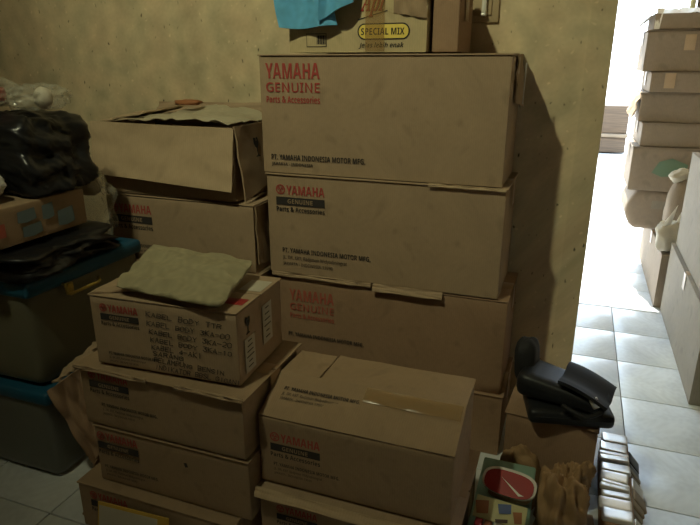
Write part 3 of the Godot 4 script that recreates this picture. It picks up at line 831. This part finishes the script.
	part("card", rbox(0.115, 0.003, 0.052, 0.001), M.card_yellow, cy, Vector3.ZERO, Vector3(28, 0, 0))
	for q in [[-0.035, 0.0, 0.04, 0.03, "card_brown"], [0.012, -0.008, 0.035, 0.022, "card_blue"], [0.042, 0.004, 0.022, 0.026, "card_brown"], [0.018, 0.018, 0.05, 0.008, "card_dark"]]:
		part("picture", rbox(q[2], 0.0008, q[3], 0.0003), M[q[4]], cy, Vector3(q[0], 0.0018 - q[1] * 0.53, q[1] * 0.88) + Vector3(0, 0.0008, 0.0004), Vector3(28, 20, 0))
	var rp := thing("red_packet", "red packet with clear wrapper and rounded ends behind the picture card", "packet", Vector3(-0.058, 0.216, -1.255), -8.0)
	var oval := PackedVector2Array()
	for k in 28:
		var a := TAU * k / 28.0
		oval.append(Vector2(signf(cos(a)) * pow(absf(cos(a)), 0.7) * 0.058, signf(sin(a)) * pow(absf(sin(a)), 0.7) * 0.030))
	var big := PackedVector2Array()
	for v in oval:
		big.append(v * 1.1)
	part("wrapper", poly_plate(big, 0.008), M.white_plastic, rp, Vector3.ZERO, Vector3(-58, 0, 0))
	part("red_face", poly_plate(oval, 0.003), M.red_pack, rp, Vector3(0, 0.0042, 0.0075), Vector3(-58, 0, 0))
	part("printed_stroke", poly_plate(PackedVector2Array([Vector2(-0.02, 0.012), Vector2(0.03, -0.016), Vector2(0.04, -0.018), Vector2(0.028, -0.022)]), 0.0006), M.paper, rp, Vector3(0, 0.006, 0.0092), Vector3(-58, 0, 0))
	part("support", blob(0.10, 0.032, 0.045, 3.0, 0.1, 1.0, 3.0, 20, 12), M.paper_brown, rp, Vector3(0, -0.043, -0.002))
	# crumpled brown paper bag
	var pb := thing("paper_bag", "crumpled brown paper bag between the green container and small carton", "paper bag", Vector3(0.064, 0.0, -1.285))
	part("bag", blob(0.105, 0.245, 0.13, 3.4, 0.24, 2.3, 61.0, 64, 54), M.paper_brown, pb, Vector3(0, 0.008, 0))
	part("ear", blob(0.045, 0.075, 0.028, 2.6, 0.3, 2.2, 66.0, 30, 22), M.paper_brown, pb, Vector3(0.03, 0.205, -0.02), Vector3(0, 20, -14))
	var pb2 := part("crumpled_paper", blob(0.10, 0.05, 0.06, 2.4, 0.22, 1.4, 71.0, 30, 20), M.paper_brown, self, Vector3(-0.045, 0.0, -1.445))
	pb2.mesh = blob(0.10, 0.19, 0.045, 2.8, 0.16, 1.3, 71.0, 36, 30)
	tag(pb2, "crumpled tan paper bag behind the red packet", "paper bag")

func build_room_beyond():
	var g := "cartons stored along the passage beyond the doorway"
	carton("long low carton on the passage floor under a paler carton", 0.487, 1.02, 0.0, 0.352, -2.2, 0.93, M.kraft_ash, g)
	carton("pale carton set on the long low carton in the passage", 0.499, 1.02, 0.3535, 0.79, -2.29, 0.80, M.kraft_ash, g)
	carton("low carton on the passage floor below the tied sack", 0.458, 1.02, 0.0, 0.28, -3.16, 0.92, M.kraft_grey, g)
	# bulging carton
	var bg := thing("bulging_carton", "bulging dented carton at the base of the tall passage stack", "carton", Vector3(0.60, 0.2815, -3.84), 0.0, g)
	part("body", rbox(0.56, 0.222, 0.42, 0.02, 10, 0.012, 0.6, 5.0, func(p: Vector3) -> Vector3:
		var t := (p.y + 0.111) / 0.222
		if p.x < 0.0:
			p.x -= 0.07 * sin(PI * clampf(t * 0.85 + 0.1, 0.0, 1.0)) - 0.05
		return p), M.kraft_grey, bg, Vector3(0, 0.113, 0))
	part("printed_bar", poly_plate(rect_pts(0, 0, 0.10, 0.045), 0.0005), M.kraft_ash, bg, Vector3(-0.17, 0.12, 0.2175))
	var rows := [[0.292, 0.505, 0.742, "carton with a green print, lowest square one in tall passage stack", "kraft_grey"], [0.318, 0.7435, 0.868, "flat carton just above the green printed carton", "kraft_grey"], [0.30, 0.8695, 1.022, "carton with ragged left edge halfway up the tall passage stack", "kraft_grey"], [0.325, 1.0235, 1.125, "set back carton with pale tape in the tall passage stack", "kraft_grey"], [0.285, 1.1265, 1.33, "wide carton with pale tape patch near the passage stack top", "kraft_grey"]]
	for i in rows.size():
		var r: Array = rows[i]
		var c := carton(r[3], r[0], r[0] + 0.52, r[1], r[2], -3.6 - 0.012 * (i % 3), 0.42, M[r[4]], g, [0.0, 1.2, -1.0, 1.0, 0.0][i], 0.004)
		if i == 0:
			part("printed_patch", poly_plate(PackedVector2Array([Vector2(0, 0.02), Vector2(0.05, 0), Vector2(0.16, 0.01), Vector2(0.17, 0.07), Vector2(0.09, 0.10), Vector2(0.03, 0.08)]), 0.0005), M.green_print, c, Vector3(-0.15, 0.08, 0.213))
		if i == 3 or i == 4:
			part("tape", rbox(0.05, 0.075, 0.0008, 0.0003), M.kraft_inner, c, Vector3(-0.17 if i == 3 else -0.06, 0.058 if i == 3 else 0.14, 0.2135))
		if i == 2:
			part("loose_flap", panel(Vector3(-0.26, 0.15, 0.20), Vector3(-0.26, 0.15, -0.1), Vector3(-0.30, 0.02, -0.08), Vector3(-0.285, 0.015, 0.2), 0.005, 0.006, 0.012, 10, 7.0), M.kraft_pale, c)
	var oc := thing("open_carton", "open carton with loose papers at the top of the passage stack", "carton", Vector3(0.56, 1.3315, -3.82), 0.0, g)
	for s in [-1.0, 1.0]:
		part("side_panel", rbox(0.50, 0.075, 0.006, 0.002, 4, 0.004), M.kraft_grey, oc, Vector3(0, 0.038, s * 0.19))
		part("side_panel", rbox(0.006, 0.075, 0.37, 0.002, 4, 0.004), M.kraft_grey, oc, Vector3(s * 0.247, 0.038, 0))
	part("bottom_panel", rbox(0.49, 0.005, 0.37, 0.001), M.kraft_grey, oc, Vector3(0, 0.0035, 0))
	part("flap", panel(Vector3(-0.25, 0.075, 0.19), Vector3(-0.25, 0.075, -0.19), Vector3(-0.31, 0.02, -0.18), Vector3(-0.30, 0.03, 0.19), 0.005, 0.004, 0.006, 8, 2.0), M.kraft_ash, oc)
	part("paper", panel(Vector3(-0.24, 0.07, 0.15), Vector3(0.0, 0.085, 0.17), Vector3(0.02, 0.10, -0.1), Vector3(-0.22, 0.11, -0.12), 0.002, 0.012, 0.02, 12, 5.0), M.paper, oc)
	part("paper", panel(Vector3(-0.245, 0.10, 0.192), Vector3(-0.215, 0.10, 0.195), Vector3(-0.225, 0.0, 0.196), Vector3(-0.25, 0.0, 0.196), 0.002, 0.002, 0.002, 6, 5.0), M.paper, oc)
	part("contents", rbox(0.42, 0.06, 0.32, 0.01, 5, 0.01), M.kraft_dull, oc, Vector3(0, 0.038, 0))
	for k in 4:
		var bt := part("paper_tube", lathe([Vector2(0.0, 0), Vector2(0.014, 0.001), Vector2(0.014, 0.14), Vector2(0.0, 0.141)], 14), [M.card_yellow, M.wood, M.card_dark, M.kraft_pale][k], self, Vector3(0.50 + 0.034 * k, 1.4015, -3.86))
		tag(bt, ["yellow upright tube", "brown upright tube", "black upright tube", "tan upright tube"][k] + " in the open passage carton", "tube", "tubes in the open passage carton")
	# tied sack
	var sk := thing("tied_sack", "tan paper sack with knotted pale top standing in the passage", "sack", Vector3(0.56, 0.2815, -3.40))
	part("sack", blob(0.19, 0.345, 0.19, 3.0, 0.10, 1.0, 6.0, 40, 30, func(p: Vector3) -> Vector3:
		var t := p.y / 0.345
		var s := 1.0 - 0.35 * pow(clampf(t, 0.0, 1.0), 4.0)
		return Vector3(p.x * s, p.y, p.z * s)), M.kraft_grey, sk, Vector3(0, 0.002, 0))
	part("knot", blob(0.085, 0.06, 0.07, 2.4, 0.22, 1.2, 16.0, 30, 20), M.sticker, sk, Vector3(-0.04, 0.325, 0.02), Vector3(0, 0, 25))
	# plastic bag with papers
	var bag := thing("paper_filled_bag", "translucent bag with white papers sticking out on the passage carton", "bag", Vector3(0.475, 0.2815, -3.215))
	part("film", blob(0.12, 0.15, 0.10, 2.8, 0.18, 1.2, 26.0, 44, 30), M.sticker, bag, Vector3(0.01, 0.001, 0))
	part("paper", panel(Vector3(-0.05, 0.11, 0.03), Vector3(0.0, 0.12, 0.03), Vector3(0.02, 0.24, 0.02), Vector3(-0.0, 0.20, 0.025), 0.002, 0.004, 0.003, 8, 3.0), M.paper, bag)
	part("paper", panel(Vector3(0.01, 0.11, 0.02), Vector3(0.04, 0.12, 0.02), Vector3(0.055, 0.22, 0.01), Vector3(0.04, 0.20, 0.01), 0.002, 0.004, 0.003, 8, 9.0), M.paper, bag)
	# low wooden counter out in the open
	var bn := thing("wooden_counter", "low brown wooden counter out in the bright open yard", "counter", Vector3(-0.05, 0.0, -9.1))
	part("lower_panel", rbox(1.35, 0.20, 0.40, 0.01, 2), M.wood, bn, Vector3(0, 0.10, 0))
	part("ledge", rbox(1.38, 0.045, 0.46, 0.01, 2), M.wood_pale, bn, Vector3(0, 0.224, 0))
	part("upper_panel", rbox(1.35, 0.36, 0.38, 0.01, 2), M.wood, bn, Vector3(0, 0.428, -0.01))

func box_struct(called: String, x0: float, x1: float, y0: float, y1: float, z0: float, z1: float, m: Material):
	var b := BoxMesh.new()
	b.size = Vector3(x1 - x0, y1 - y0, z1 - z0)
	return struct(called, b, m, Vector3(x0 + x1, y0 + y1, z0 + z1) * 0.5)

func build_shell():
	# back wall with doorway
	box_struct("wall_back", -2.62, 0.068, 0.0, 3.0, -2.07, -1.95, M.wall)
	box_struct("wall_back_end", 1.15, 1.72, 0.0, 3.0, -2.07, -1.95, M.wall)
	box_struct("wall_above_door", 0.068, 1.15, 2.15, 3.0, -2.07, -1.95, M.wall)
	box_struct("wall_left", -2.74, -2.62, 0.0, 3.0, -2.07, 2.6, M.wall)
	box_struct("wall_right", 1.6, 1.72, 0.0, 3.0, -1.95, 2.6, M.wall)
	box_struct("wall_front", -2.74, 1.72, 0.0, 3.0, 2.6, 2.72, M.wall)
	box_struct("ceiling", -2.74, 1.72, 3.0, 3.1, -2.07, 2.72, M.ceiling)
	# passage
	box_struct("wall_passage_right", 1.3, 1.42, 0.0, 2.7, -4.45, -2.07, M.wall)
	box_struct("wall_passage_left", -1.6, -1.48, 0.0, 2.7, -4.45, -2.07, M.wall)
	box_struct("ceiling_passage", -1.6, 1.42, 2.7, 2.8, -4.45, -2.07, M.ceiling)
	box_struct("wall_passage_lintel", -1.6, 1.42, 2.5, 2.7, -4.45, -4.35, M.wall)
	# ground
	box_struct("floor", -2.74, 1.72, -0.12, -0.009, -5.0, 2.72, M.grout)
	box_struct("floor_yard", -30.0, 30.0, -0.16, -0.02, -60.0, -5.0, M.concrete)
	var fl := get_node("floor")
	var variants := [rbox(TILE - 0.003, 0.008, TILE - 0.003, 0.0028)]
	var mats := [M.tile, M.tile_b, M.tile_c]
	var st := SurfaceTool.new()
	st.begin(Mesh.PRIMITIVE_TRIANGLES)
	for i in range(-10, 5):
		for j in range(-12, 15):
			var cx := 0.262 + (i + 0.5) * TILE
			var cz := -1.575 + (j + 0.5) * TILE
			if cx < -2.5 or cx > 1.55 or cz < -4.9 or cz > 2.5:
				continue
			var at := Vector3(cx, -0.004, cz)
			if cx > -1.75 and cz < -0.3:
				var t := part("tile", variants[0], mats[absi(i * 7 + j * 3 + i * j) % 3], fl)
				t.global_position = at + Vector3(0, rng.randf_range(-0.0006, 0.0), 0)
				t.rotation_degrees = Vector3(rng.randf_range(-0.12, 0.12), 0, rng.randf_range(-0.12, 0.12))
			else:
				st.append_from(variants[0], 0, Transform3D(Basis(), at - fl.position))
	var rest := part("tiles", st.commit(), M.tile, fl)
	rest.set_meta("kind", "stuff")

func build_lamp():
	# reflector lamp on a ceiling stem, above the frame, aimed at the upper wall
	var l := thing("reflector_lamp", "ceiling reflector lamp aimed at the stained wall", "lamp", LAMP_AT)
	var head := Node3D.new()
	head.name = "head"
	l.add_child(head)
	head.look_at_from_position(LAMP_AT, LAMP_TARGET)
	var sh := part("reflector", lathe([Vector2(0.022, 0.10), Vector2(0.03, 0.095), Vector2(0.045, 0.05), Vector2(0.06, 0.004), Vector2(0.0625, 0.004), Vector2(0.048, 0.052), Vector2(0.033, 0.10), Vector2(0.022, 0.104)], 28), M.black_matte, head, Vector3.ZERO, Vector3(90, 0, 0))
	part("lamp_face", lathe([Vector2(0.0, 0.012), Vector2(0.03, 0.013), Vector2(0.052, 0.02), Vector2(0.03, 0.07), Vector2(0.0, 0.09)], 28), M.bulb, head, Vector3.ZERO, Vector3(90, 0, 0))
	part("cap", lathe([Vector2(0.0, 0.098), Vector2(0.033, 0.099), Vector2(0.03, 0.125), Vector2(0.0, 0.13)], 20), M.black_matte, head, Vector3.ZERO, Vector3(90, 0, 0))
	var back := (LAMP_AT - LAMP_TARGET).normalized() * 0.12
	part("stem", pipe([back, back + Vector3(0, 0.02, 0), Vector3(back.x, 2.998 - LAMP_AT.y, back.z)], 0.008), M.black_matte, l)
	var o := SpotLight3D.new()
	o.name = "lamp_light"
	o.light_color = LAMP_COLOR
	o.light_energy = LAMP_ENERGY
	o.light_size = 0.045
	o.spot_range = 12.0
	o.spot_attenuation = 2.0
	o.spot_angle = 50.0
	o.spot_angle_attenuation = 1.0
	o.shadow_enabled = true
	head.add_child(o)
	o.position = Vector3(0, 0, -0.03)

const LAMP_TARGET := Vector3(-0.65, 1.58, -1.95)
const LAMP_AT := Vector3(-0.97, 2.75, -0.10)
const LAMP_COLOR := Color(0.97, 0.97, 0.79)
const LAMP_ENERGY := 2.65
const SUN_ENERGY := 4.5
const SKY_ENERGY := 6.6

func _ready():
	var cam := Camera3D.new()
	cam.name = "camera"
	add_child(cam)
	cam.position = Vector3(0, CAM_Y, 0)
	cam.rotation = Vector3(-atan(202.0 / 600.0), deg_to_rad(20.4), 0)
	cam.fov = rad_to_deg(2.0 * atan(262.5 / 600.0))
	cam.near = 0.02
	cam.current = true
	var we := WorldEnvironment.new()
	we.name = "environment"
	var env := Environment.new()
	var sky := Sky.new()
	var sm := ProceduralSkyMaterial.new()
	sm.sky_top_color = Color(0.80, 0.90, 1.0)
	sm.sky_horizon_color = Color(0.93, 0.97, 1.0)
	sm.ground_horizon_color = Color(0.9, 0.9, 0.88)
	sm.ground_bottom_color = Color(0.6, 0.6, 0.58)
	sm.sun_angle_max = 0.0
	sky.sky_material = sm
	env.background_mode = Environment.BG_SKY
	env.sky = sky
	env.background_energy_multiplier = SKY_ENERGY
	var sun := DirectionalLight3D.new()
	sun.name = "sun"
	add_child(sun)
	sun.look_at_from_position(Vector3.ZERO, Vector3(0.5, -2.5, 1.35))
	sun.light_color = Color(1.0, 0.98, 0.95)
	sun.light_energy = SUN_ENERGY
	sun.light_angular_distance = 0.6
	sun.shadow_enabled = true
	env.tonemap_mode = Environment.TONE_MAPPER_LINEAR
	env.tonemap_exposure = 1.0
	env.sdfgi_enabled = true
	env.ssao_enabled = true
	env.ssil_enabled = true
	we.environment = env
	add_child(we)
	rng.seed = 7
	fn.seed = 11
	fn.noise_type = FastNoiseLite.TYPE_SIMPLEX_SMOOTH
	fn.frequency = 0.01
	fn.fractal_type = FastNoiseLite.FRACTAL_NONE
	font_bold = SystemFont.new()
	font_bold.font_names = PackedStringArray(["Droid Sans"])
	font_bold.font_weight = 700
	font_reg = SystemFont.new()
	font_reg.font_names = PackedStringArray(["Droid Sans"])
	font_serif = SystemFont.new()
	font_serif.font_names = PackedStringArray(["Droid Serif"])
	font_serif.font_weight = 700
	make_materials()
	build_shell()
	build_lamp()
	build_right_stack()
	build_back_left_stack()
	build_front_left_stack()
	build_front_box()
	build_left_side()
	build_top_things()
	build_lower_right()
	build_room_beyond()
